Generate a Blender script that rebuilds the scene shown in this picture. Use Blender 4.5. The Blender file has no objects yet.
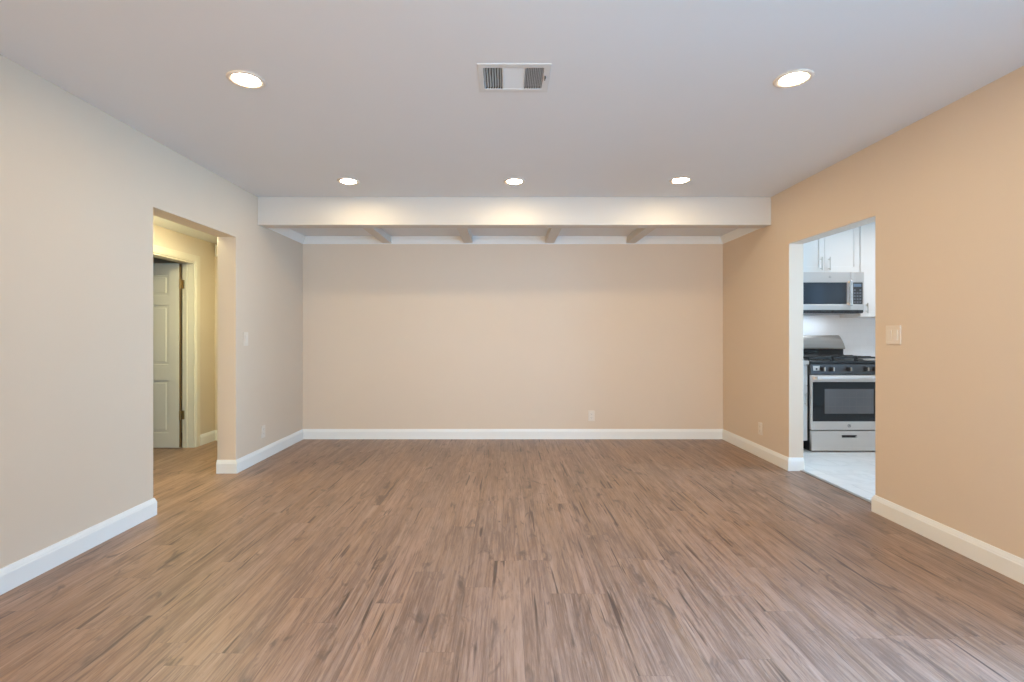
import bpy, bmesh, math, random
from mathutils import Vector, Matrix

# ------------------------------------------------------------------ camera, world, lights, exposure
sc = bpy.context.scene
C = sc.collection
R = math.radians
F = 500.0                                   # focal length in pixels of a 1024 px wide frame
EYE = 1.17
cam_d = bpy.data.cameras.new('camera')
cam_d.sensor_width = 36.0
cam_d.lens = 36.0 * F / 1024.0
cam_d.shift_x = 6.0 / 1024.0
cam_d.shift_y = -6.0 / 1024.0
cam_d.clip_start = 0.02
cam = bpy.data.objects.new('camera', cam_d)
cam.location = (0, 0, EYE)
cam.rotation_euler = (R(90), 0, 0)
C.objects.link(cam)
sc.camera = cam

sc.view_settings.view_transform = 'Standard'
sc.view_settings.look = 'None'
sc.view_settings.gamma = 1.0
sc.view_settings.use_curve_mapping = False
sc.view_settings.exposure = 0.10
sc.cycles.max_bounces = 14
sc.cycles.diffuse_bounces = 8
sc.cycles.use_denoising = True

world = bpy.data.worlds.new('world')
sc.world = world
world.use_nodes = True
wb = world.node_tree.nodes['Background']
wb.inputs['Color'].default_value = (0.72, 0.86, 1.0, 1)
wb.inputs['Strength'].default_value = 0.1

def area(name, loc, rot, sx, sy, power, color, spread=180):
    d = bpy.data.lights.new(name, 'AREA')
    d.shape = 'RECTANGLE'; d.size = sx; d.size_y = sy
    d.energy = power; d.color = color; d.spread = R(spread)
    o = bpy.data.objects.new(name, d)
    o.location = loc; o.rotation_euler = rot
    C.objects.link(o)
    return o

WARM = (1.0, 0.77, 0.46)
DOWN_STRENGTH = 168.0                       # radiance of a downlight lens
# daylight: sky above the patio door, sunlit paving outside it, a kitchen window; the rest are added fills
area('daylight_patio_door', (3.75, -0.15, 3.20), (0, R(28), 0), 2.0, 2.4, 1900, (0.22, 0.52, 1.0))
area('daylight_patio_paving', (3.80, -0.05, 0.03), (R(180), 0, 0), 2.3, 2.3, 62, (0.30, 0.66, 1.0))
area('fill_rear_cool', (1.60, -1.71, 1.35), (R(90), 0, R(25)), 1.2, 1.3, 75, (0.30, 0.66, 1.0), 110)  # cool fill at an added rear window, for the left and back walls
area('fill_rear_warm', (-1.55, -1.71, 1.25), (R(90), 0, R(-27)), 1.0, 1.5, 48, (1.0, 0.57, 0.18), 104)  # added warm fill standing in a made-up doorway, no room behind it
area('daylight_kitchen_window', (5.29, 1.95, 1.50), (0, R(90), R(-22)), 1.1, 1.0, 26, (0.34, 0.62, 1.0), 74)
area('fill_kitchen_side', (5.29, 3.9, 1.50), (0, R(90), 0), 1.1, 1.1, 46, (0.42, 0.70, 1.0), 80)  # added fill through a second kitchen window, lifts the lower left wall
area('fill_kitchen_top', (4.25, 4.50, 2.41), (0, 0, 0), 1.2, 0.3, 15, (1.0, 0.96, 0.95))  # added fill without a fixture, brightens the cabinets and kitchen floor
area('fill_backsplash', (3.425, 5.52, 1.395), (0, 0, 0), 0.30, 0.08, 1.3, (0.84, 0.92, 1.0))  # fill added under the microwave to brighten the backsplash

# ------------------------------------------------------------------ geometry of the rooms (metres)
XL, XR = -2.287, 2.441                      # living room side walls
XL2, XR2 = -2.447, 2.567                    # their other faces
YB, YN = 5.625, -1.60                       # back wall, wall behind the camera
ZC = 2.44                                   # ceiling
LO = (3.244, 4.235, 2.000)                  # left opening: near edge, far edge, head
RO = (3.307, 4.314, 1.957)                  # right opening
PD = (-1.05, 1.10, 0.03, 2.06)              # patio door in the right wall
RW = (0.95, 2.25, 0.65, 2.05)
RD = (-2.10, -1.00, 2.02)                     # unseen doorway added behind the camera to hold the warm fill              # rear window above is added too
BEAM0, BEAM1, ZBEAM = 4.60, 4.74, 2.182
ZBAY = 2.272
XH, XH2 = -3.24, -3.36                      # hall side wall
YHE = 5.56                                  # hall end wall
ZH = 2.185                                  # hall ceiling
HD = (4.44, 5.21, 1.93)                     # doorway in the hall wall
YK = 5.715                                  # kitchen back wall

# ------------------------------------------------------------------ material helpers
def new_mat(name):
    m = bpy.data.materials.new(name)
    m.use_nodes = True
    nt = m.node_tree
    return m, nt, nt.nodes['Principled BSDF']

def simple(name, col, rough=0.5, metal=0.0, bump=None, spec=None, vary=0.0):
    """base colour with a faint mottling, optional fine bump (scale, strength)"""
    m, nt, b = new_mat(name)
    b.inputs['Roughness'].default_value = rough
    b.inputs['Metallic'].default_value = metal
    if spec is not None:
        b.inputs['Specular IOR Level'].default_value = spec
    tc = nt.nodes.new('ShaderNodeTexCoord')
    n = nt.nodes.new('ShaderNodeTexNoise'); n.inputs['Scale'].default_value = 3.0
    n.inputs['Detail'].default_value = 3
    nt.links.new(tc.outputs['Object'], n.inputs['Vector'])
    mx = nt.nodes.new('ShaderNodeMix'); mx.data_type = 'RGBA'
    v = vary
    mx.inputs[6].default_value = tuple(c * (1 - v) for c in col) + (1,)
    mx.inputs[7].default_value = tuple(min(1, c * (1 + v)) for c in col) + (1,)
    nt.links.new(n.outputs['Fac'], mx.inputs[0])
    nt.links.new(mx.outputs[2], b.inputs['Base Color'])
    if bump:
        n2 = nt.nodes.new('ShaderNodeTexNoise'); n2.inputs['Scale'].default_value = bump[0]
        n2.inputs['Detail'].default_value = 4
        nt.links.new(tc.outputs['Object'], n2.inputs['Vector'])
        bp = nt.nodes.new('ShaderNodeBump'); bp.inputs['Strength'].default_value = bump[1]
        bp.inputs['Distance'].default_value = 0.004
        nt.links.new(n2.outputs['Fac'], bp.inputs['Height'])
        nt.links.new(bp.outputs['Normal'], b.inputs['Normal'])
    return m

def brushed(name, col, rough=0.3, axis=0):
    m, nt, b = new_mat(name)
    b.inputs['Metallic'].default_value = 0.65
    tc = nt.nodes.new('ShaderNodeTexCoord')
    mp = nt.nodes.new('ShaderNodeMapping')
    s = [260, 260, 260]; s[axis] = 4
    mp.inputs['Scale'].default_value = s
    n = nt.nodes.new('ShaderNodeTexNoise'); n.inputs['Scale'].default_value = 1.0
    nt.links.new(tc.outputs['Object'], mp.inputs['Vector'])
    nt.links.new(mp.outputs['Vector'], n.inputs['Vector'])
    mr = nt.nodes.new('ShaderNodeMapRange')
    mr.inputs['To Min'].default_value = rough - 0.06; mr.inputs['To Max'].default_value = rough + 0.10
    nt.links.new(n.outputs['Fac'], mr.inputs['Value'])
    nt.links.new(mr.outputs['Result'], b.inputs['Roughness'])
    mx = nt.nodes.new('ShaderNodeMix'); mx.data_type = 'RGBA'
    mx.inputs[6].default_value = tuple(c * .93 for c in col) + (1,)
    mx.inputs[7].default_value = tuple(col) + (1,)
    nt.links.new(n.outputs['Fac'], mx.inputs[0])
    nt.links.new(mx.outputs[2], b.inputs['Base Color'])
    return m

def emissive(name, col, strength, base=0.9):
    m, nt, b = new_mat(name)
    b.inputs['Base Color'].default_value = (base, base, base, 1)
    b.inputs['Emission Color'].default_value = tuple(col) + (1,)
    b.inputs['Emission Strength'].default_value = strength
    return m

def math_node(nt, op, a, b=None, c=None):
    n = nt.nodes.new('ShaderNodeMath'); n.operation = op
    for i, v in enumerate((a, b, c)):
        if v is None: continue
        if isinstance(v, (int, float)): n.inputs[i].default_value = v
        else: nt.links.new(v, n.inputs[i])
    return n.outputs[0]

def wood_floor():
    m, nt, b = new_mat('laminate_planks')
    L = nt.links.new
    tc = nt.nodes.new('ShaderNodeTexCoord')
    sp = nt.nodes.new('ShaderNodeSeparateXYZ'); L(tc.outputs['Object'], sp.inputs[0])
    x, y = sp.outputs[0], sp.outputs[1]
    W, LEN = 0.128, 1.21
    xs = math_node(nt, 'DIVIDE', math_node(nt, 'ADD', x, 20.03), W)
    row = math_node(nt, 'FLOOR', xs)
    fx = math_node(nt, 'FRACT', xs)
    wn = nt.nodes.new('ShaderNodeTexWhiteNoise'); wn.noise_dimensions = '1D'; L(row, wn.inputs['W'])
    ys = math_node(nt, 'ADD', math_node(nt, 'DIVIDE', y, LEN), math_node(nt, 'MULTIPLY', wn.outputs['Value'], 7.0))
    colm = math_node(nt, 'FLOOR', ys)
    fy = math_node(nt, 'FRACT', ys)
    cb = nt.nodes.new('ShaderNodeCombineXYZ'); L(row, cb.inputs[0]); L(colm, cb.inputs[1])
    pid = nt.nodes.new('ShaderNodeTexWhiteNoise'); pid.noise_dimensions = '2D'; L(cb.outputs[0], pid.inputs['Vector'])
    pv = pid.outputs['Value']
    ps = nt.nodes.new('ShaderNodeSeparateColor'); L(pid.outputs['Color'], ps.inputs[0])

    def stretched(sx, sy, detail, rough=0.5, dist=0.0):
        c = nt.nodes.new('ShaderNodeCombineXYZ')
        L(math_node(nt, 'MULTIPLY', x, sx), c.inputs[0])
        L(math_node(nt, 'MULTIPLY', y, sy), c.inputs[1])
        L(math_node(nt, 'MULTIPLY', pv, 91.0), c.inputs[2])
        n = nt.nodes.new('ShaderNodeTexNoise'); n.inputs['Scale'].default_value = 1.0
        n.inputs['Detail'].default_value = detail; n.inputs['Roughness'].default_value = rough
        n.inputs['Distortion'].default_value = dist
        L(c.outputs[0], n.inputs['Vector'])
        return n.outputs['Fac']

    def ramp(fac, stops):
        r = nt.nodes.new('ShaderNodeValToRGB')
        while len(r.color_ramp.elements) < len(stops): r.color_ramp.elements.new(0.5)
        for e, (p, c) in zip(r.color_ramp.elements, stops):
            e.position = p; e.color = (c, c, c, 1) if isinstance(c, float) else c + (1,)
        L(fac, r.inputs[0])
        return r.outputs[0]

    def mixc(f, a, bb, mode='MIX'):
        n = nt.nodes.new('ShaderNodeMix'); n.data_type = 'RGBA'; n.blend_type = mode
        for sock, v in ((n.inputs[0], f), (n.inputs[6], a), (n.inputs[7], bb)):
            if isinstance(v, (int, float)): sock.default_value = v
            elif isinstance(v, tuple): sock.default_value = v + (1,)
            else: L(v, sock)
        return n.outputs[2]

    grain = stretched(120, 3.6, 6, 0.68, 0.4)         # fine grain
    band = stretched(14, 0.5, 5, 0.62, 1.2)          # long wavy bands
    mid = stretched(30, 1.5, 5, 0.66, 1.2)            # darker veins
    pale = stretched(24, 0.55, 4, 0.6, 0.8)           # pale long strips
    fleck = stretched(64, 7.0, 4, 0.62, 0.8)          # short flecks and pores
    hue = stretched(9, 0.5, 2, 0.5, 0.5)
    patch = stretched(8.0, 1.5, 4, 0.6, 0.4)          # broad clouds
    streak = stretched(38, 1.7, 2, 0.5, 0.3)          # dark mineral streaks
    knot = stretched(13, 4.0, 4, 0.6, 0.8)
    base = ramp(band, [(0.28, (0.185, 0.115, 0.080)), (0.42, (0.330, 0.220, 0.164)), (0.53, (0.430, 0.300, 0.232)), (0.64, (0.350, 0.236, 0.180)), (0.78, (0.230, 0.148, 0.108))])
    tone = ramp(pv, [(0.0, 0.80), (0.5, 0.97), (1.0, 1.12)])
    c = mixc(1.0, base, tone, 'MULTIPLY')
    c = mixc(math_node(nt, 'MULTIPLY', ps.outputs[1], 0.30), c, (0.33, 0.25, 0.21))
    c = mixc(ramp(hue, [(0.40, 0.0), (0.68, 0.60)]), c, (0.400, 0.260, 0.165))
    c = mixc(ramp(patch, [(0.50, 0.0), (0.70, 0.66)]), c, (0.185, 0.128, 0.100))
    c = mixc(ramp(mid, [(0.51, 0.0), (0.66, 0.62)]), c, (0.165, 0.104, 0.078))
    c = mixc(ramp(pale, [(0.56, 0.0), (0.70, 0.50)]), c, (0.540, 0.405, 0.330))
    c = mixc(ramp(fleck, [(0.54, 0.0), (0.70, 0.36)]), c, (0.165, 0.105, 0.080))
    c = mixc(ramp(fleck, [(0.30, 0.34), (0.46, 0.0)]), c, (0.520, 0.400, 0.330))
    c = mixc(ramp(grain, [(0.34, 0.60), (0.50, 0.0)]), c, (0.170, 0.108, 0.080))
    c = mixc(ramp(grain, [(0.54, 0.0), (0.70, 0.45)]), c, (0.540, 0.420, 0.350))
    c = mixc(ramp(knot, [(0.585, 0.0), (0.71, 0.74)]), c, (0.115, 0.085, 0.075))
    c = mixc(ramp(streak, [(0.64, 0.0), (0.70, 0.80)]), c, (0.080, 0.054, 0.046))
    c = mixc(1.0, c, (0.860, 0.795, 0.740), 'MULTIPLY')
    # seams
    ex = math_node(nt, 'MINIMUM', fx, math_node(nt, 'SUBTRACT', 1.0, fx))
    ey = math_node(nt, 'MINIMUM', fy, math_node(nt, 'SUBTRACT', 1.0, fy))
    sx_ = math_node(nt, 'LESS_THAN', ex, 0.009)
    sy_ = math_node(nt, 'LESS_THAN', ey, 0.0011)
    seam = math_node(nt, 'MAXIMUM', sx_, sy_)
    c = mixc(math_node(nt, 'MULTIPLY', seam, 0.32), c, (0.13, 0.086, 0.066))
    L(c, b.inputs['Base Color'])
    rr = nt.nodes.new('ShaderNodeMapRange'); rr.inputs['To Min'].default_value = 0.32; rr.inputs['To Max'].default_value = 0.46
    L(grain, rr.inputs['Value']); L(rr.outputs['Result'], b.inputs['Roughness'])
    bp = nt.nodes.new('ShaderNodeBump'); bp.inputs['Strength'].default_value = 0.12; bp.inputs['Distance'].default_value = 0.002
    L(math_node(nt, 'SUBTRACT', grain, math_node(nt, 'MULTIPLY', seam, 0.8)), bp.inputs['Height'])
    L(bp.outputs['Normal'], b.inputs['Normal'])
    return m

def tile_mat(name, c1, c2, mortar, w, h, axes, rough, gap=0.004, vein=0.0):
    m, nt, b = new_mat(name)
    L = nt.links.new
    tc = nt.nodes.new('ShaderNodeTexCoord')
    sp = nt.nodes.new('ShaderNodeSeparateXYZ'); L(tc.outputs['Object'], sp.inputs[0])
    cb = nt.nodes.new('ShaderNodeCombineXYZ'); L(sp.outputs[axes[0]], cb.inputs[0]); L(sp.outputs[axes[1]], cb.inputs[1])
    br = nt.nodes.new('ShaderNodeTexBrick')
    br.inputs['Scale'].default_value = 1.0
    br.inputs['Brick Width'].default_value = w; br.inputs['Row Height'].default_value = h
    br.inputs['Mortar Size'].default_value = gap
    br.inputs['Color1'].default_value = c1 + (1,); br.inputs['Color2'].default_value = c2 + (1,)
    br.inputs['Mortar'].default_value = mortar + (1,)
    L(cb.outputs[0], br.inputs['Vector'])
    out = br.outputs['Color']
    if vein:
        n = nt.nodes.new('ShaderNodeTexNoise'); n.inputs['Scale'].default_value = 2.2; n.inputs['Detail'].default_value = 8
        n.inputs['Distortion'].default_value = 1.6
        L(tc.outputs['Object'], n.inputs['Vector'])
        r = nt.nodes.new('ShaderNodeValToRGB')
        r.color_ramp.elements[0].position = 0.46; r.color_ramp.elements[0].color = (0, 0, 0, 1)
        r.color_ramp.elements[1].position = 0.50; r.color_ramp.elements[1].color = (1, 1, 1, 1)
        e = r.color_ramp.elements.new(0.56); e.color = (0, 0, 0, 1)
        L(n.outputs['Fac'], r.inputs[0])
        mx = nt.nodes.new('ShaderNodeMix'); mx.data_type = 'RGBA'
        L(math_node(nt, 'MULTIPLY', r.outputs[0], vein), mx.inputs[0])
        L(out, mx.inputs[6]); mx.inputs[7].default_value = (0.50, 0.50, 0.52, 1)
        out = mx.outputs[2]
    L(out, b.inputs['Base Color'])
    b.inputs['Roughness'].default_value = rough
    bp = nt.nodes.new('ShaderNodeBump'); bp.inputs['Strength'].default_value = 0.15; bp.inputs['Distance'].default_value = 0.002
    bp.invert = True
    L(br.outputs['Fac'], bp.inputs['Height']); L(bp.outputs['Normal'], b.inputs['Normal'])
    return m

def glass_mat(name):
    m, nt, b = new_mat(name)
    nt.nodes.remove(b)
    tr = nt.nodes.new('ShaderNodeBsdfTransparent'); tr.inputs[0].default_value = (0.96, 0.98, 0.98, 1)
    gl = nt.nodes.new('ShaderNodeBsdfGlossy'); gl.inputs['Roughness'].default_value = 0.02
    mx = nt.nodes.new('ShaderNodeMixShader'); mx.inputs[0].default_value = 0.06
    nt.links.new(tr.outputs[0], mx.inputs[1]); nt.links.new(gl.outputs[0], mx.inputs[2])
    nt.links.new(mx.outputs[0], nt.nodes['Material Output'].inputs['Surface'])
    return m

M = {
    'wall': simple('beige_wall_paint', (0.672, 0.577, 0.470), 0.62, bump=(140, 0.10), vary=0.012),
    'ceiling': simple('flat_ceiling_paint', (0.735, 0.770, 0.810), 0.8, bump=(120, 0.08), vary=0.01),
    'beam': simple('beam_paint', (0.630, 0.612, 0.580), 0.6, bump=(120, 0.05), vary=0.01),
    'trim': simple('white_trim_paint', (0.80, 0.835, 0.84), 0.38, vary=0.01),
    'hall': simple('hall_wall_paint', (0.660, 0.590, 0.480), 0.62, bump=(140, 0.10), vary=0.012),
    'cream': simple('cream_trim_paint', (0.70, 0.66, 0.54), 0.42, vary=0.01),
    'door': simple('door_paint', (0.72, 0.68, 0.58), 0.42, vary=0.01),
    'floor': wood_floor(),
    'ktile': tile_mat('pale_marble_floor_tile', (0.88, 0.865, 0.86), (0.84, 0.825, 0.82), (0.74, 0.73, 0.72), 0.60, 0.30, (0, 1), 0.22, 0.004, 0.18),
    'splash': tile_mat('white_backsplash_tile', (0.84, 0.87, 0.92), (0.82, 0.85, 0.90), (0.79, 0.82, 0.87), 0.15, 0.075, (0, 2), 0.2, 0.0015),
    'cab': simple('white_cabinet_paint', (0.76, 0.765, 0.77), 0.35, vary=0.006),
    'stone': simple('grey_quartz', (0.50, 0.48, 0.46), 0.25, vary=0.10),
    'steel': brushed('brushed_steel', (0.66, 0.615, 0.585), 0.30, 0),
    'steel_dimmed': brushed('dimmed_brushed_steel', (0.44, 0.41, 0.385), 0.30, 0),  # steel darkened in its colour to offset the lamp over the back guard
    'steel_v': brushed('brushed_steel_upright', (0.66, 0.65, 0.64), 0.25, 2),
    'chrome': simple('nickel_pull', (0.60, 0.59, 0.57), 0.28, 0.9),
    'black': simple('black_enamel', (0.018, 0.018, 0.020), 0.30, vary=0.1),
    'iron': simple('cast_iron', (0.022, 0.022, 0.022), 0.6, bump=(300, 0.2), vary=0.2),
    'bglass': simple('black_glass', (0.012, 0.013, 0.016), 0.08, vary=0.1),
    'window_glass': simple('oven_window_glass', (0.115, 0.115, 0.125), 0.12, vary=0.25),
    'mglass': simple('microwave_window_glass', (0.040, 0.050, 0.065), 0.07, vary=0.15),
    'panel': simple('dark_grey_panel', (0.080, 0.080, 0.084), 0.25, 0.3, vary=0.1),
    'button': simple('grey_button', (0.10, 0.11, 0.13), 0.35, vary=0.1),
    'rack': simple('dull_rack', (0.085, 0.085, 0.092), 0.4, vary=0.1),
    'display': emissive('blue_display', (0.35, 0.62, 1.0), 0.22, 0.03),
    'brass': simple('aged_brass', (0.36, 0.26, 0.13), 0.38, 0.9, vary=0.15),
    'edge': simple('brown_door_edge', (0.17, 0.105, 0.045), 0.6, vary=0.2),  # brown strip along the hinge edge
    'plate': simple('white_wall_plate', (0.72, 0.665, 0.59), 0.35, vary=0.005),
    'plate_in': simple('white_rocker', (0.74, 0.69, 0.62), 0.30, vary=0.005),
    'slot': simple('dark_slot', (0.05, 0.05, 0.05), 0.6, vary=0.1),
    'vent': simple('white_vent_enamel', (0.66, 0.69, 0.71), 0.45, vary=0.01),
    'duct': simple('dark_duct', (0.06, 0.06, 0.06), 0.8, vary=0.2),
    'ring': simple('white_trim_ring', (0.78, 0.72, 0.65), 0.4, vary=0.01),
    'lens': emissive('lit_lens', WARM, DOWN_STRENGTH),
    'hall_lens': emissive('lit_hall_diffuser', (1.0, 0.93, 0.56), 112.0),
    'strip': simple('grey_threshold_metal', (0.36, 0.33, 0.31), 0.4, 0.5, vary=0.1),
    'glass': glass_mat('clear_pane'),
    'toe': simple('dark_toe_kick', (0.035, 0.033, 0.035), 0.6, vary=0.1),
}

# ------------------------------------------------------------------ mesh helpers
def add_box(bm, x0, x1, y0, y1, z0, z1, bevel=0.0, seg=2):
    t = bmesh.new()
    bmesh.ops.create_cube(t, size=1.0)
    for v in t.verts:
        v.co = Vector((x0 + (v.co.x + .5) * (x1 - x0), y0 + (v.co.y + .5) * (y1 - y0), z0 + (v.co.z + .5) * (z1 - z0)))
    if bevel > 0:
        bmesh.ops.bevel(t, geom=t.edges[:], offset=bevel, segments=seg, affect='EDGES', profile=0.5)
    merge(bm, t)

def merge(bm, t, mat=None):
    if mat is not None: bmesh.ops.transform(t, matrix=mat, verts=t.verts[:])
    vm = {v: bm.verts.new(v.co) for v in t.verts}
    for f in t.faces:
        try:
            nf = bm.faces.new([vm[v] for v in f.verts]); nf.smooth = f.smooth
        except ValueError:
            pass
    t.free()

def add_cyl(bm, p0, p1, r0, r1=None, seg=20, bevel=0.0):
    r1 = r0 if r1 is None else r1
    p0, p1 = Vector(p0), Vector(p1)
    d = p1 - p0
    q = d.to_track_quat('Z', 'Y').to_matrix().to_4x4()
    prof = [(0, 0), (r0 - bevel, 0), (r0, bevel), (r1, d.length - bevel), (r1 - bevel, d.length), (0, d.length)] if bevel else \
           [(0, 0), (r0, 0), (r1, d.length), (0, d.length)]
    t = bmesh.new()
    lathe(t, prof, seg)
    merge(bm, t, Matrix.Translation(p0) @ q)

def lathe(bm, prof, seg=32, smooth=False):
    rings = []
    for r, z in prof:
        if r < 1e-6: rings.append([bm.verts.new((0, 0, z))])
        else: rings.append([bm.verts.new((r * math.cos(2 * math.pi * k / seg), r * math.sin(2 * math.pi * k / seg), z)) for k in range(seg)])
    for a, b in zip(rings, rings[1:]):
        for k in range(seg):
            k2 = (k + 1) % seg
            if len(a) == 1 and len(b) == 1: continue
            if len(a) == 1: f = bm.faces.new((a[0], b[k2], b[k]))
            elif len(b) == 1: f = bm.faces.new((a[k], a[k2], b[0]))
            else: f = bm.faces.new((a[k], a[k2], b[k2], b[k]))
            f.smooth = smooth

def add_prism(bm, prof, axis, a0, a1):
    """closed 2-D profile extruded along an axis; prof gives the two other coordinates in order"""
    def pt(p, a):
        if axis == 0: return (a, p[0], p[1])
        if axis == 1: return (p[0], a, p[1])
        return (p[0], p[1], a)
    A = [bm.verts.new(pt(p, a0)) for p in prof]
    B = [bm.verts.new(pt(p, a1)) for p in prof]
    n = len(prof)
    bm.faces.new(A); bm.faces.new(B[::-1])
    for i in range(n):
        j = (i + 1) % n
        bm.faces.new((A[j], A[i], B[i], B[j]))

def add_slab(bm, axis, t0, t1, u0, u1, v0, v1, holes):
    """slab of thickness t0..t1 along axis with rectangular holes (u0,u1,v0,v1): one clean closed mesh"""
    us = sorted({u0, u1, *[h[0] for h in holes], *[h[1] for h in holes]})
    vs = sorted({v0, v1, *[h[2] for h in holes], *[h[3] for h in holes]})
    us = [u for u in us if u0 <= u <= u1]; vs = [v for v in vs if v0 <= v <= v1]
    def solid(i, j):
        if i < 0 or j < 0 or i >= len(us) - 1 or j >= len(vs) - 1: return False
        cu, cv = (us[i] + us[i + 1]) / 2, (vs[j] + vs[j + 1]) / 2
        return not any(h[0] < cu < h[1] and h[2] < cv < h[3] for h in holes)
    def pt(t, u, v):
        return {0: (t, u, v), 1: (u, t, v), 2: (u, v, t)}[axis]
    cache = {}
    def V(t, i, j):
        k = (t, i, j)
        if k not in cache: cache[k] = bm.verts.new(pt(t, us[i], vs[j]))
        return cache[k]
    for i in range(len(us) - 1):
        for j in range(len(vs) - 1):
            if not solid(i, j): continue
            for t in (t0, t1):
                bm.faces.new((V(t, i, j), V(t, i + 1, j), V(t, i + 1, j + 1), V(t, i, j + 1)))
            for di, dj, a, b in ((-1, 0, (i, j), (i, j + 1)), (1, 0, (i + 1, j), (i + 1, j + 1)), (0, -1, (i, j), (i + 1, j)), (0, 1, (i, j + 1), (i + 1, j + 1))):
                if not solid(i + di, j + dj):
                    bm.faces.new((V(t0, *a), V(t0, *b), V(t1, *b), V(t1, *a)))

def obj(name, bm, mat, parent=None, bevel=0.0, smooth=False):
    bmesh.ops.recalc_face_normals(bm, faces=bm.faces[:])
    me = bpy.data.meshes.new(name)
    bm.to_mesh(me); bm.free()
    me.materials.append(mat)
    o = bpy.data.objects.new(name, me)
    C.objects.link(o)
    if parent: o.parent = parent
    if smooth:
        for p in me.polygons: p.use_smooth = True
    if bevel:
        md = o.modifiers.new('bevel', 'BEVEL'); md.width = bevel; md.segments = 2; md.limit_method = 'ANGLE'
    return o

def bx(name, mat, x0, x1, y0, y1, z0, z1, parent=None, bevel=0.0):
    bm = bmesh.new(); add_box(bm, x0, x1, y0, y1, z0, z1, bevel)
    return obj(name, bm, mat, parent)

def thing(name, label, cat, loc=(0, 0, 0), rotz=0.0, group=None):
    o = bpy.data.objects.new(name, None); C.objects.link(o)
    o.empty_display_size = 0.05
    o.location = loc; o.rotation_euler = (0, 0, rotz)
    o['label'] = label; o['category'] = cat
    if group: o['group'] = group
    return o

def tag(o, label, cat, group=None):
    o['label'] = label; o['category'] = cat
    if group: o['group'] = group
    return o

def struct(o, label=None, cat=None):
    o['kind'] = 'structure'
    if label: o['label'] = label
    if cat: o['category'] = cat
    return o

def dup(root, loc, rotz=None, label=None):
    r = root.copy(); C.objects.link(r); r.location = loc
    if rotz is not None: r.rotation_euler = (0, 0, rotz)
    if label: r['label'] = label
    for ch in list(root.children):
        c = ch.copy(); C.objects.link(c); c.parent = r
        for g in list(ch.children):
            d = g.copy(); C.objects.link(d); d.parent = c
    return r

# ------------------------------------------------------------------ SHELL: floors, walls, ceilings
bm = bmesh.new()
add_box(bm, XL2, XR + 0.106, YN - .1, YB + .1, -0.06, 0)
add_box(bm, -5.6, XL2, 1.4, 6.1, -0.06, 0)
struct(obj('floor', bm, M['floor']), 'brown streaked wood plank floor running away into the room', 'floor')
struct(bx('floor_kitchen', M['ktile'], XR + 0.106, 5.4, 1.2, YK + .1, -0.06, 0), 'pale marble tile floor of the kitchen', 'floor')
struct(bx('trim_threshold', M['strip'], XR + 0.088, XR + 0.124, RO[0], RO[1], 0.0, 0.006, bevel=0.002), 'grey threshold strip between wood floor and kitchen tile', 'threshold')

bm = bmesh.new()
add_slab(bm, 0, XL2, XL, YN, YB, 0, ZC + .06, [(LO[0], LO[1], -1, LO[2])])
struct(obj('wall_left', bm, M['wall'], bevel=0.004), 'long left wall with a hallway opening', 'wall')
bm = bmesh.new()
add_slab(bm, 0, XR, XR2, YN, YB, 0, ZC + .06, [(RO[0], RO[1], -1, RO[2]), PD])
struct(obj('wall_right', bm, M['wall'], bevel=0.004), 'right wall with the kitchen opening', 'wall')
struct(bx('wall_back', M['wall'], XL2, XR2, YB, YB + .1, 0, ZC + .06), 'plain far wall facing the camera', 'wall')
bm = bmesh.new()
add_slab(bm, 1, YN - .12, YN, XL2, XR2, 0, ZC + .06, [RW, (RD[0], RD[1], -1, RD[2])])
struct(obj('wall_rear', bm, M['wall']), 'wall behind the camera with an added window and doorway', 'wall')
bm = bmesh.new()
add_slab(bm, 2, ZC, ZC + .06, XL, XR, YN, BEAM1, [(-0.115, 0.193, 2.36, 2.588)])
struct(obj('ceiling', bm, M['ceiling']), 'flat ceiling holding the downlights and the vent', 'ceiling')
struct(bx('ceiling_bay', M['ceiling'], XL, XR, BEAM1, YB, ZBAY, ZC), 'lower ceiling behind the dropped beam', 'ceiling')
struct(bx('trim_beam', M['beam'], XL, XR, BEAM0, BEAM1, ZBEAM, ZC, bevel=0.004), 'dropped beam crossing the ceiling from wall to wall', 'beam')
JX = (-1.335, -0.425, 0.49, 1.40)
for i, jx in enumerate(JX):
    bm = bmesh.new(); add_box(bm, jx - .05, jx + .05, BEAM1, YB, 2.20, ZBAY, 0.003)
    struct(obj('trim_joist', bm, M['beam']), ('leftmost', 'second from left', 'third from left', 'rightmost')[i] + ' of the short joists behind the dropped beam', 'joist')

def sweep(prof, path, closed_ends=True):
    """profile (offset, z) swept along a 2-D path; offset grows to the right of travel; mitred"""
    n = len(path)
    rights = []
    for a, b in zip(path, path[1:]):
        d = (Vector(b) - Vector(a)).normalized(); rights.append(Vector((d.y, -d.x)))
    mit = []
    for i in range(n):
        if i == 0: m = rights[0]
        elif i == n - 1: m = rights[-1]
        else:
            m = rights[i - 1] + rights[i]; m = m / max(0.2, m.dot(rights[i]))
        mit.append(m)
    def segs(i0, i1):
        bm = bmesh.new()
        rows = []
        for i in range(i0, i1 + 1):
            rows.append([bm.verts.new((path[i][0] + mit[i].x * o, path[i][1] + mit[i].y * o, z)) for o, z in prof])
        k = len(prof)
        for a, b in zip(rows, rows[1:]):
            for j in range(k):
                bm.faces.new((a[j], a[(j + 1) % k], b[(j + 1) % k], b[j]))
        bm.faces.new(rows[0]); bm.faces.new(rows[-1][::-1])
        return bm
    return segs

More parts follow.
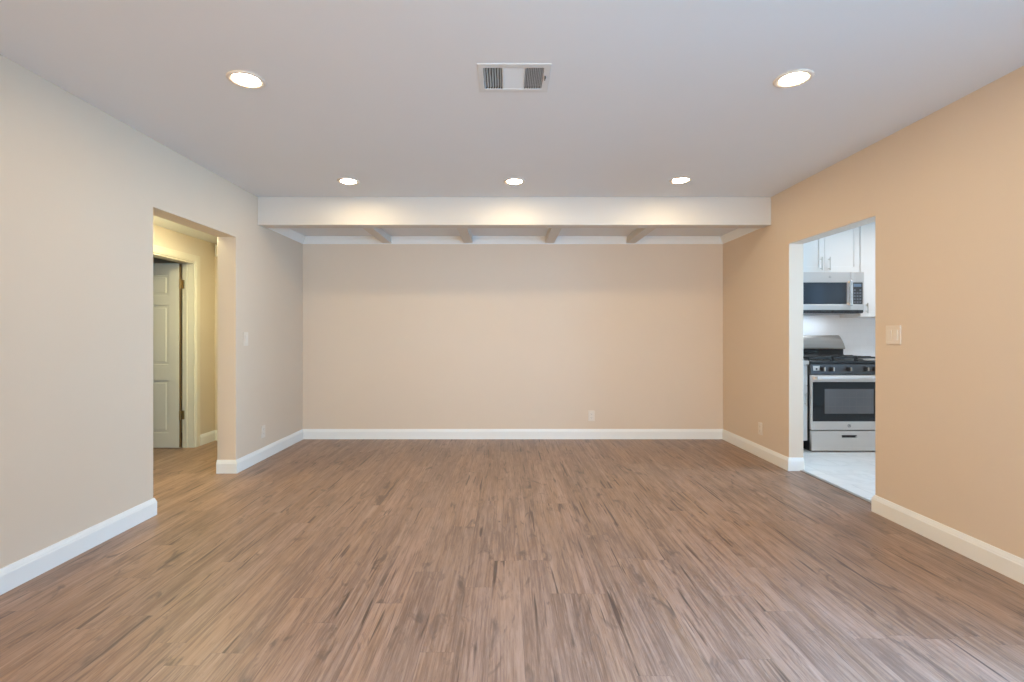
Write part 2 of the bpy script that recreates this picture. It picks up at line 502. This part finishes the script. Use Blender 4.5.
BB = [(0, 0), (.014, 0), (.014, .083), (.0115, .089), (.0115, .093), (.007, .104), (.005, .112), (0, .113)]
s = sweep(BB, [(XL, YN), (XL, LO[0]), (XL2, LO[0])])
struct(obj('baseboard_left', s(0, 2), M['trim']), 'white baseboard on the left wall before the hallway opening', 'baseboard')
far = [(XL2, LO[1]), (XL, LO[1]), (XL, YB), (XR, YB), (XR, RO[1]), (XR2, RO[1])]
s = sweep(BB, far)
struct(obj('baseboard_left_far', s(0, 2), M['trim']), 'white baseboard on the left wall past the hallway opening', 'baseboard')
struct(obj('baseboard_back', s(2, 3), M['trim']), 'white baseboard along the far wall', 'baseboard')
struct(obj('baseboard_right_far', s(3, 5), M['trim']), 'white baseboard on the right wall past the kitchen opening', 'baseboard')
s = sweep(BB, [(XR2, RO[0]), (XR, RO[0]), (XR, PD[1] + .07)])
struct(obj('baseboard_right', s(0, 2), M['trim']), 'white baseboard on the right wall before the kitchen opening', 'baseboard')
# crown moulding round the bay behind the beam
CR = [(0, ZBAY), (0, 2.193), (.008, 2.193), (.010, 2.202), (.020, 2.212), (.033, 2.238), (.042, 2.252), (.048, 2.260), (.048, ZBAY)]
s = sweep(CR, [(XL, BEAM1), (XL, YB), (XR, YB), (XR, BEAM1)])
struct(obj('trim_crown_left', s(0, 1), M['trim']), 'white crown moulding over the left wall behind the beam', 'crown moulding')
struct(obj('trim_crown_back', s(1, 2), M['trim']), 'white crown moulding over the far wall', 'crown moulding')
struct(obj('trim_crown_right', s(2, 3), M['trim']), 'white crown moulding over the right wall behind the beam', 'crown moulding')

# patio door (behind the right edge of the frame) and an added rear window let the daylight in
def glazing(name, axis, t0, t1, u0, u1, v0, v1, fw, mull):
    bm = bmesh.new()
    edges = [u0] + [u0 + (u1 - u0) * k / mull for k in range(1, mull)] + [u1]
    holes = []
    for a, b in zip(edges, edges[1:]):
        holes.append((a + (fw if a == u0 else fw / 2), b - (fw if b == u1 else fw / 2), v0 + fw, v1 - fw))
    add_slab(bm, axis, t0, t1, u0, u1, v0, v1, holes)
    fr = struct(obj(name, bm, M['trim']))
    tm = (t0 + t1) / 2
    for h in holes:
        g = bmesh.new()
        lo = [0, 0, 0]; hi = [0, 0, 0]
        ax = [a for a in (0, 1, 2) if a != axis]
        lo[axis], hi[axis] = tm - .003, tm + .003
        lo[ax[0]], hi[ax[0]] = h[0], h[1]; lo[ax[1]], hi[ax[1]] = h[2], h[3]
        add_box(g, lo[0], hi[0], lo[1], hi[1], lo[2], hi[2])
        obj('pane', g, M['glass'], fr)
    return fr
glazing('window_1', 0, XR + .03, XR + .09, *PD, 0.06, 2)
glazing('window_2', 1, YN - .09, YN - .03, *RW, 0.05, 2)  # frame and panes of the added rear window

# ---- hallway
bm = bmesh.new()
add_slab(bm, 0, XH2, XH, 1.5, YHE + .1, 0, ZH + .05, [(HD[0], HD[1], -1, HD[2])])
struct(obj('wall_hall', bm, M['hall'], bevel=0.003), 'yellowish hallway wall with the open door', 'wall')
struct(bx('wall_hall_end', M['hall'], XH, XL2, YHE, YHE + .1, 0, ZH + .05), 'wall at the end of the hallway', 'wall')
struct(bx('wall_hall_near', M['hall'], XH, XL2, 1.4, 1.5, 0, ZH + .05), 'wall at the near end of the hallway', 'wall')
struct(bx('ceiling_hall', M['ceiling'], XH, XL2, 1.5, YHE, ZH, ZH + .05), 'low hallway ceiling', 'ceiling')
s = sweep(BB, [(XH, HD[1] + .075), (XH, YHE), (XL2, YHE)])
struct(obj('baseboard_hall', s(0, 2), M['trim']), 'white baseboard at the end of the hallway', 'baseboard')
# dim room behind the hall door
struct(bx('wall_bedroom_back', M['hall'], -5.5, XH2, 6.0, 6.1, 0, 2.3), 'back wall of the dim room behind the hall door', 'wall')
struct(bx('wall_bedroom_left', M['hall'], -5.6, -5.5, 3.4, 6.1, 0, 2.3), 'side wall of the dim room behind the hall door', 'wall')
struct(bx('wall_bedroom_near', M['hall'], -5.5, XH2, 3.3, 3.4, 0, 2.3), 'near wall of the dim room behind the hall door', 'wall')
struct(bx('ceiling_bedroom', M['ceiling'], -5.5, XH2, 3.4, 6.0, 2.24, 2.3), 'ceiling of the dim room behind the hall door', 'ceiling')
# door lining + casing
bm = bmesh.new()
add_box(bm, XH2, XH, HD[1] - .018, HD[1], 0, HD[2])
add_box(bm, XH2, XH, HD[0], HD[0] + .018, 0, HD[2])
add_box(bm, XH2, XH, HD[0] + .018, HD[1] - .018, HD[2] - .018, HD[2])
add_box(bm, -3.322, -3.307, HD[1] - .030, HD[1] - .018, 0, HD[2] - .018)      # stop beads
add_box(bm, -3.322, -3.307, HD[0] + .018, HD[0] + .030, 0, HD[2] - .018)
struct(obj('trim_door_lining', bm, M['cream']), 'cream lining of the hall doorway', 'door frame')
bm = bmesh.new()
CW = .075
def casing(bm, x_in, sgn):
    P = [(0, 0), (.011, .004), (.016, .020), (.016, .062), (.012, CW), (0, CW)]
    def strip(y0, dirn, z1):
        add_prism(bm, [(x_in + sgn * t, y0 + dirn * w) for t, w in P], 2, 0, z1)
    strip(HD[1] - .006, 1, HD[2] - .006 + CW); strip(HD[0] + .006, -1, HD[2] - .006 + CW)
    add_prism(bm, [(x_in + sgn * t, HD[2] - .006 + w) for t, w in P], 1, HD[0] + .006, HD[1] - .006)
casing(bm, XH, 1)
struct(obj('trim_door_casing', bm, M['cream']), 'cream casing round the hall doorway', 'door casing')

# the hall door, swung open 90 degrees into the dim room
DW, DH, DT = 0.735, HD[2] - .026, 0.035
door = struct(bpy.data.objects.new('door_1', None), 'white six panel hall door standing open with brass hinges', 'door')
C.objects.link(door); door.location = (XH2 - .012, HD[1] - .018, 0.006)
bm = bmesh.new()
pan = []
for c0, c1 in ((-.11 - .235, -.11), (-DW + .11, -DW + .11 + .235)):
    pan += [(c0, c1, 0.155, 0.695), (c0, c1, 0.86, 1.47), (c0, c1, 1.57, DH - .12)]
add_slab(bm, 1, -DT, 0, -DW, 0, 0, DH, pan)
for (a, b_, c, d) in pan:                       # sunk moulding and raised field of each panel
    add_box(bm, a, b_, -DT + .010, -.010, c, d)
    t = bmesh.new()
    bmesh.ops.create_cube(t, size=1.0)
    for v in t.verts:
        inset = .028 if v.co.y < 0 else .028
        v.co = Vector(((a + b_) / 2 + (1 if v.co.x > 0 else -1) * ((b_ - a) / 2 - inset), -DT + (.003 if v.co.y < 0 else .012), (c + d) / 2 + (1 if v.co.z > 0 else -1) * ((d - c) / 2 - inset)))
    merge(bm, t)
obj('door_leaf', bm, M['door'], door, bevel=0.0025)
bx('door_edge', M['edge'], 0.0, 0.0015, -DT + .002, -.002, 0.004, DH - .004, door)['label'] = 'brown hinge edge of the door'
for hz in (0.335, 1.69):
    bm = bmesh.new()
    add_box(bm, .0015, .0035, -DT + .002, -.004, hz - .045, hz + .045)
    add_box(bm, .006, .034, -.0025, -.0005, hz - .045, hz + .045)
    add_cyl(bm, (.008, -DT + .000, hz - .047), (.008, -DT + .000, hz + .047), .0085, seg=14)
    h = obj('hinge', bm, M['brass'], door); h['label'] = 'aged brass hinge'
bm = bmesh.new()
add_cyl(bm, (-DW + .06, -DT, .93), (-DW + .06, -DT - .012, .93), .03, seg=24, bevel=.003)
add_cyl(bm, (-DW + .06, -DT - .012, .93), (-DW + .06, -DT - .035, .93), .011)
add_cyl(bm, (-DW + .06, -DT - .035, .93), (-DW + .06, -DT - .066, .93), .022, .027, seg=24, bevel=.008)
obj('door_knob', bm, M['brass'], door)

# small white box, use unknown, high on the hall end wall
t = thing('hall_wall_box', 'small white box high on the wall at the end of the hallway', 'door chime', (-3.175, YHE, 2.04))
bx('box_body', M['trim'], -.045, .075, -.03, 0, 0, .13, t, .004)
bx('box_face', M['plate'], -.03, .06, -.033, -.0295, .02, .11, t)

# hall ceiling lamp
t = thing('hall_ceiling_lamp', 'round flush lamp on the hallway ceiling', 'ceiling lamp', (-2.62, 4.30, ZH))
bm = bmesh.new(); lathe(bm, [(0, 0), (.15, 0), (.15, -.025), (.142, -.025), (.142, -.006), (0, -.006)], 40); obj('lamp_pan', bm, M['trim'], t)
bm = bmesh.new(); lathe(bm, [(.142, -.010), (.140, -.028), (.128, -.038), (.08, -.043), (0, -.045)], 40, True); obj('lamp_diffuser', bm, M['hall_lens'], t)
t['label'] = 'round flush lamp at the far end of the hallway ceiling'
t2 = dup(t, (-2.84, 1.95, ZH), label='added smaller round lamp, out of view at the near end of the hallway ceiling')  # second hall lamp, added out of view to brighten jamb and hall floor
t2.scale = (.6, .6, .8)

# ------------------------------------------------------------------ KITCHEN
struct(bx('wall_kitchen_back', M['splash'], XR2, 5.3, YK, YK + .1, 0, ZC + .06), 'white tiled wall behind the range', 'wall')
struct(bx('wall_kitchen_near', M['trim'], XR2, 5.3, 1.2, 1.3, 0, ZC + .06), 'near wall of the kitchen', 'wall')
bm = bmesh.new(); add_slab(bm, 0, 5.20, 5.30, 1.3, YK, 0, ZC + .06, [(1.45, 2.45, 0.95, 2.05), (3.35, 4.45, 0.95, 2.05)])
struct(obj('wall_kitchen_right', bm, M['trim']), 'far side wall of the kitchen with a window', 'wall')
struct(bx('ceiling_kitchen', M['trim'], XR2, 5.3, 1.3, YK, ZC, ZC + .06), 'kitchen ceiling', 'ceiling')
glazing('window_3', 0, 5.22, 5.27, 1.45, 2.45, 0.95, 2.05, 0.04, 1)
glazing('window_4', 0, 5.22, 5.27, 3.35, 4.45, 0.95, 2.05, 0.04, 1)  # second kitchen window, added for the side fill

XC = 3.425                                      # centre line of range, microwave and cabinet over it

def shaker(bm, x0, x1, z0, z1, y0, th=.02, rail=.058):
    add_slab(bm, 1, y0, y0 + th, x0, x1, z0, z1, [(x0 + rail, x1 - rail, z0 + rail, z1 - rail)])
    add_box(bm, x0 + rail - .002, x1 - rail + .002, y0 + .010, y0 + th - .001, z0 + rail - .002, z1 - rail + .002)

def pull(parent, x, z0, z1, y, horizontal=False):
    """bar pull standing off a front at y"""
    bm = bmesh.new()
    if not horizontal:
        add_cyl(bm, (x, y - .030, z0), (x, y - .030, z1), .006, seg=14, bevel=.0015)
        for z in (z0 + .022, z1 - .022): add_cyl(bm, (x, y - .030, z), (x, y, z), .005, seg=12)
    else:
        add_cyl(bm, (z0, y - .030, x), (z1, y - .030, x), .006, seg=14, bevel=.0015)
        for z in (z0 + .022, z1 - .022): add_cyl(bm, (z, y - .030, x), (z, y, x), .005, seg=12)
    h = obj('handle', bm, M['chrome'], parent, smooth=False); h['label'] = 'brushed nickel bar pull'
    return h

# cabinet over the microwave
t = thing('wall_cabinet', 'white shaker wall cabinet with two doors, right above the microwave', 'cabinet', (XC, 5.376, 1.842), group=None)
bx('carcass', M['cab'], -.379, .379, .022, .336, 0, .594, t)
for sgn in (-1, 1):
    bm = bmesh.new()
    x0, x1 = (-.377, -.0015) if sgn < 0 else (.0015, .377)
    shaker(bm, x0, x1, .004, .590, 0)
    d = obj('door', bm, M['cab'], t, bevel=.0015)
    pull(d, sgn * .043, .022, .165, 0)
# tall neighbour on the right
t = thing('wall_cabinet', 'taller white wall cabinet right of the microwave, reaching lower than it', 'cabinet', (3.808, 5.376, 1.364))
bx('carcass', M['cab'], .002, .60, .022, .336, 0, 1.072, t)
for k in (0, 1):
    bm = bmesh.new()
    shaker(bm, .004 + k * .299, .298 + k * .299, .004, 1.068, 0)
    d = obj('door', bm, M['cab'], t, bevel=.0015)
    pull(d, .062 if k == 0 else .55, .042, .150, 0)

# over-the-range microwave
t = thing('microwave', 'stainless over-the-range microwave hung below the wall cabinet', 'microwave', (XC, 5.31, 1.402))
bx('body', M['steel'], -.378, .378, .022, .395, .012, .436, t, .002)
bm = bmesh.new()
add_slab(bm, 1, 0, .022, -.378, .235, .034, .436, [(-.345, .196, .094, .326)])
d = obj('microwave_door', bm, M['steel'], t, bevel=.002)
bx('door_window', M['mglass'], -.345, .196, .004, .018, .094, .326, d)['label'] = 'dark glass window'
bm = bmesh.new()
add_box(bm, .205, .236, -.040, -.022, .075, .350, .006)
add_box(bm, .212, .230, -.024, 0, .085, .110); add_box(bm, .212, .230, -.024, 0, .318, .343)
obj('door_handle', bm, M['steel_v'], d)
bm = bmesh.new()
for k, (r0, r1) in enumerate(((.0085, .0105),)):
    lathe(bm, [(r0, 0), (r1, 0), (r1, .0016), (r0, .0016), (r0, 0)], 28)
bmesh.ops.rotate(bm, verts=bm.verts[:], cent=(0, 0, 0), matrix=Matrix.Rotation(R(90), 3, 'X'))
bmesh.ops.translate(bm, verts=bm.verts[:], vec=(.015, 0, .384))
b_ = obj('badge', bm, M['panel'], d); b_['label'] = 'small round maker emblem'
bm = bmesh.new()
add_slab(bm, 1, 0, .022, .237, .378, .034, .436, [(.252, .364, .094, .326)])
cp = obj('control_panel', bm, M['steel'], t, bevel=.0015)
bx('keypad', M['panel'], .252, .364, .003, .018, .094, .326, cp)['label'] = 'dark keypad'
bx('display', M['display'], .268, .350, .0015, .003, .280, .312, cp)['label'] = 'small lit blue display'
for r_ in range(5):
    for c_ in range(3):
        if r_ == 4 and c_ == 1: continue
        bx('button', M['button'], .270 + c_ * .030, .290 + c_ * .030, .0015, .0035, .108 + r_ * .032, .126 + r_ * .032, cp)
bx('bottom_vent', M['black'], -.372, .372, .010, .39, 0, .012, t)
bm = bmesh.new()
for k in range(22): add_box(bm, -.36 + k * .0335, -.36 + k * .0335 + .020, -.0, .008, .012, .030)
bx('vent_strip', M['black'], -.374, .374, .006, .022, .010, .034, t)
obj('vent_slats', bm, M['panel'], t)

# gas range
t = thing('gas_range', 'stainless and black gas range standing against the tiled kitchen wall', 'range', (XC, 4.99, 0))
HW = .377
bx('body', M['black'], -.374, .374, .035, .695, .035, .885, t)
bx('kick_base', M['black'], -.355, .355, .06, .66, 0, .035, t)
# storage drawer
bm = bmesh.new()
add_slab(bm, 1, 0, .033, -HW + .002, HW - .002, .014, .213, [(-.072, .072, .145, .170)])
d = obj('drawer', bm, M['steel'], t, bevel=.003)
bm = bmesh.new()
add_box(bm, -.072, .072, .012, .028, .145, .170)
add_box(bm, -.074, .074, -.004, .012, .163, .171, .002)
h = obj('drawer_handle', bm, M['black'], d); h['label'] = 'dark recessed finger pull'
# oven door
bm = bmesh.new()
add_slab(bm, 1, 0, .033, -HW + .001, HW - .001, .222, .771, [(-HW + .014, HW - .014, .307, .701)])
d = obj('oven_door', bm, M['steel'], t, bevel=.003)
g = bx('door_glass', M['bglass'], -HW + .014, HW - .014, .002, .026, .307, .701, d); g['label'] = 'black glass'
bm = bmesh.new()
add_box(bm, -.245, .245, -.0005, .004, .385, .632, .0)
w = obj('oven_window', bm, M['window_glass'], d); w['label'] = 'grey see-through window'
bm = bmesh.new()
for z in (.455, .545):
    add_box(bm, -.235, .235, -.0009, .001, z, z + .004)
for k in range(7): add_box(bm, -.21 + k * .07, -.207 + k * .07, -.0008, .001, .415, .60)
obj('oven_rack', bm, M['rack'], d)
bm = bmesh.new()
P = []
for k in range(16):
    a = 2 * math.pi * k / 16
    P.append((-.050 + .014 * math.cos(a), .742 + .019 * math.sin(a)))
add_prism(bm, P, 0, -.352, .352)
for sx in (-1, 1): add_box(bm, sx * .335 - .014, sx * .335 + .014, -.050, .002, .726, .758, .004)
h = obj('door_handle', bm, M['steel'], d, bevel=0); h['label'] = 'wide stainless bar handle'
bm = bmesh.new()
lathe(bm, [(.013, 0), (.016, 0), (.016, .002), (.013, .002), (.013, 0)], 28)
for a in (0, 60, 120):
    t2 = bmesh.new(); add_box(t2, -.009, .009, -.0012, .0012, 0, .002); merge(bm, t2, Matrix.Rotation(R(a + 20), 4, 'Z'))
bmesh.ops.rotate(bm, verts=bm.verts[:], cent=(0, 0, 0), matrix=Matrix.Rotation(R(90), 3, 'X'))
bmesh.ops.translate(bm, verts=bm.verts[:], vec=(0, 0, .264))
b_ = obj('badge', bm, M['panel'], d); b_['label'] = 'small round maker emblem'
# slanted control panel with knobs
bm = bmesh.new()
add_prism(bm, [(0.0, .781), (.008, .777), (.060, .777), (.060, .882), (.024, .882), (.017, .876)], 0, -HW, HW)
cp = obj('control_panel', bm, M['panel'], t, bevel=.002); cp['label'] = 'dark slanted control panel'
def on_panel(x, z):
    return Vector((x, .018 * (z - .781) / .112, z))
nrm = Vector((0, -1, .018 / .112)).normalized()
for kx in (-.262, -.172, 0.0, .172, .262):
    bm = bmesh.new(); p = on_panel(kx, .830)
    add_cyl(bm, p, p + nrm * .007, .026, seg=26, bevel=.002)
    add_cyl(bm, p + nrm * .007, p + nrm * .034, .021, .018, seg=26, bevel=.003)
    k_ = obj('knob', bm, M['black'], cp)
    bm = bmesh.new()
    add_box(bm, kx - .0045, kx + .0045, p.y - .044, p.y - .030, .811, .849, .002)
    g_ = obj('knob_grip', bm, M['steel'], k_); g_['label'] = 'steel grip bar across the knob'
bx('control_badge', M['steel'], -.355, -.290, .006, .014, .797, .862, cp)['label'] = 'bright panel with a small dial mark'
bm = bmesh.new(); add_cyl(bm, (-.322, .0075, .830), (-.322, .0035, .830), .009, seg=18)
obj('dial_mark', bm, M['bglass'], cp)
# cooktop, burners, grates
bm = bmesh.new()
add_slab(bm, 2, .884, .908, -HW, HW, .012, .64, [])
obj('cooktop', bm, M['black'], t, bevel=.004)
for (bxp, byp, br_) in ((-.24, .20, .046), (-.24, .48, .038), (0, .34, .044), (.24, .20, .050), (.24, .48, .036)):
    bm = bmesh.new()
    add_cyl(bm, (bxp, byp, .905), (bxp, byp, .914), br_, br_ * .9, seg=28)
    add_cyl(bm, (bxp, byp, .914), (bxp, byp, .922), br_ * .72, br_ * .66, seg=28, bevel=.002)
    obj('burner', bm, M['iron'], t)
for gx in (-.245, 0, .245):
    bm = bmesh.new()
    x0, x1 = gx - .118, gx + .118
    Z0, Z1 = .930, .948
    for x in (x0, x1 - .012): add_box(bm, x, x + .012, .07, .615, Z0, Z1, .002)
    for y in (.07, .337, .603): add_box(bm, x0, x1, y, y + .012, Z0, Z1, .002)
    for y in (.205, .475):
        add_box(bm, gx - .006, gx + .006, y - .125, y - .035, Z0, Z1 + .004, .002)
        add_box(bm, gx - .006, gx + .006, y + .035, y + .125, Z0, Z1 + .004, .002)
        add_box(bm, x0, gx - .035, y - .006, y + .006, Z0, Z1 + .004, .002)
        add_box(bm, gx + .035, x1, y - .006, y + .006, Z0, Z1 + .004, .002)
    for x in (x0, x1 - .012):
        for y in (.07, .603): add_box(bm, x, x + .012, y, y + .012, .905, Z0)
    obj('grate', bm, M['iron'], t)
# back guard: black lower strip and a bulging steel hood with sloped ends
bx('guard_base', M['panel'], -HW + .006, HW - .006, .630, .695, .905, .955, t)
gd = bx('guard_strip', M['black'], -HW + .004, HW - .004, .640, .695, .955, 1.020, t)
bx('clock', M['bglass'], -.10, .10, .637, .641, .968, 1.008, gd)
bm = bmesh.new()
prof = [(.612, 1.012), (.608, 1.030), (.612, 1.070), (.622, 1.110), (.636, 1.142), (.652, 1.160), (.668, 1.166), (.690, 1.166), (.695, 1.160), (.695, 1.012)]
rows = []
for px in (-1, 1):
    rows.append([bm.verts.new((px * (HW - .0 - max(0, z - 1.02) * .27), y, z)) for y, z in prof])
bm.faces.new(rows[0]); bm.faces.new(rows[1][::-1])
n = len(prof)
for i in range(n):
    bm.faces.new((rows[0][i], rows[0][(i + 1) % n], rows[1][(i + 1) % n], rows[1][i]))
obj('back_guard', bm, M['steel_dimmed'], t, bevel=.004)

# base cabinets and worktops either side of the range
def base_cabinet(x, w, label, handle_x):
    t = thing('base_cabinet', label, 'cabinet', (x, 5.045, 0))
    bx('carcass', M['cab'], 0, w, .022, .665, .10, .872, t)
    bx('toe_kick', M['toe'], 0, w, .075, .66, 0, .10, t)
    bm = bmesh.new(); shaker(bm, .003, w - .003, .660, .866, 0, rail=.045)
    d = obj('drawer', bm, M['cab'], t, bevel=.0015); pull(d, .763, w / 2 - .07, w / 2 + .07, 0, True)
    bm = bmesh.new(); shaker(bm, .003, w - .003, .106, .654, 0)
    d = obj('door', bm, M['cab'], t, bevel=.0015); pull(d, handle_x, .455, .590, 0)
base_cabinet(2.585, .460, 'white base cabinet with a bar pull just left of the range', .430)
base_cabinet(3.808, .600, 'white base cabinet standing right of the range', .035)
tag(bx('worktop', M['stone'], XR2 + .004, 3.045, 5.02, 5.711, .873, .912, bevel=.003), 'grey stone worktop left of the range', 'worktop')
tag(bx('worktop', M['stone'], 3.806, 4.412, 5.02, 5.711, .873, .912, bevel=.003), 'grey stone worktop right of the range', 'worktop')

# ------------------------------------------------------------------ CEILING FITTINGS
def downlight(loc, label):
    t = thing('downlight', label, 'downlight', loc, group='recessed ceiling downlights')
    bm = bmesh.new()
    lathe(bm, [(.0605, .0), (.088, .0), (.090, -.002), (.086, -.006), (.074, -.007), (.063, -.004), (.0605, -.001), (.0605, .0)], 48, True)
    obj('trim_ring', bm, M['ring'], t)
    bm = bmesh.new()
    lathe(bm, [(0, -.0045), (.053, -.0045), (.060, -.003), (.060, -.001), (0, -.001)], 48)
    obj('lens', bm, M['lens'], t)['label'] = 'glowing lens'
    return t
d0 = downlight((-1.29, 2.485, ZC), 'large lit downlight near the camera, left of the ceiling vent')
for x, y, l in ((1.423, 2.475, 'large lit downlight near the camera, right of the ceiling vent'),
                (-1.30, 4.125, 'small lit downlight by the beam, leftmost of the row of three'),
                (.070, 4.13, 'small lit downlight by the beam, middle of the row of three'),
                (1.430, 4.10, 'small lit downlight by the beam, rightmost of the row of three')):
    dup(d0, (x, y, ZC), label=l)
for y in (0.84, -0.80):                         # unseen downlights added behind the camera for warm light from the rear
    for x, l in ((-1.30, 'left'), (1.424, 'right')):
        dup(d0, (x, y, ZC), label='added lit downlight behind the camera, ' + l + (' one of the nearer pair' if y > 0 else ' one of the farther pair'))

# three-way air register
t = thing('ceiling_vent', 'white rectangular air vent with dark slots on the ceiling', 'vent', (.039, 2.474, ZC))
bm = bmesh.new()
add_slab(bm, 2, -.004, 0, -.175, .175, -.137, .137, [(-.148, -.058, -.102, .100), (-.050, .048, -.102, .100), (.054, .142, -.102, .100)])
obj('vent_frame', bm, M['vent'], t, bevel=.002)
def louvre_group(x0, x1, n, tilt, along_y):
    bm = bmesh.new()
    for k in range(n):
        b2 = bmesh.new()
        if along_y:
            xc = x0 + (x1 - x0) * (k + .5) / n
            add_box(b2, -.0009, .0009, -.101, .099, -.0075, .0075)
            merge(bm, b2, Matrix.Translation((xc, 0, .0045)) @ Matrix.Rotation(R(tilt), 4, 'Y'))
        else:
            yc = -.102 + .202 * (k + .5) / n
            add_box(b2, x0, x1, -.009, .009, -.0009, .0009)
            merge(bm, b2, Matrix.Translation((0, yc, .003)) @ Matrix.Rotation(R(tilt), 4, 'X'))
    obj('louvre', bm, M['vent'], t)
louvre_group(-.148, -.058, 7, 28, True)
louvre_group(-.050, .048, 14, -30, False)
louvre_group(.054, .142, 10, -14, True)
bm = bmesh.new()
add_slab(bm, 2, .0, .12, -.152, .150, -.112, .112, [(-.150, .148, -.110, .110)])
add_box(bm, -.152, .150, -.112, .112, .118, .122)
obj('vent_duct', bm, M['duct'], t)
bm = bmesh.new(); add_box(bm, .150, .154, -.030, -.002, -.014, -.004, .001); add_box(bm, .149, .155, -.036, -.026, -.018, -.006, .001)
obj('damper_lever', bm, M['panel'], t)['label'] = 'dark damper lever'

# ------------------------------------------------------------------ WALL PLATES (built facing -Y, then turned)
def outlet(loc, rotz, label):
    t = thing('outlet', label, 'outlet', loc, rotz, group='white wall outlets')
    bm = bmesh.new(); add_box(bm, -.036, .036, -.006, 0, -.058, .058, .002)
    obj('cover_plate', bm, M['plate'], t)
    for dz in (-.0195, .0195):
        bm = bmesh.new()
        P = [(.0165 * math.copysign(min(1, abs(math.cos(a)) * 1.25), math.cos(a)), dz + .0145 * math.sin(a)) for a in [2 * math.pi * k / 20 for k in range(20)]]
        add_prism(bm, P, 1, -.0085, -.005)
        so = obj('socket', bm, M['plate_in'], t)
        bm = bmesh.new()
        for sx in (-.006, .006): add_box(bm, sx - .0012, sx + .0012, -.0090, -.0080, dz, dz + .008)
        add_cyl(bm, (0, -.0090, dz - .006), (0, -.0080, dz - .006), .0024, seg=10)
        obj('slot', bm, M['slot'], so)
outlet((.960, YB, .262), 0, 'white outlet on the far wall above the baseboard, right of its middle')
outlet((XL, 4.705, .262), R(90), 'white outlet low on the left wall past the hallway opening')
outlet((XR, 4.795, .272), R(-90), 'white outlet low on the right wall past the kitchen opening')

def switch(loc, rotz, label, gangs):
    t = thing('light_switch', label, 'light switch', loc, rotz)
    hw = .036 + (gangs - 1) * .0235
    bm = bmesh.new(); add_box(bm, -hw, hw, -.0065, 0, -.059, .059, .0022)
    obj('cover_plate', bm, M['plate'], t)
    for g in range(gangs):
        gx = (g - (gangs - 1) / 2) * .047
        bm = bmesh.new()
        add_prism(bm, [(-.006, -.033), (-.0085, -.033), (-.0115, .033), (-.006, .033)], 0, gx - .0165, gx + .0165)
        obj('rocker', bm, M['plate_in'], t, bevel=.001)
switch((XR, 3.147, 1.170), R(-90), 'double white light switch on the right wall beside the kitchen opening', 2)
switch((XL, 4.39, 1.135), R(90), 'single white light switch on the left wall beside the hallway opening', 1)
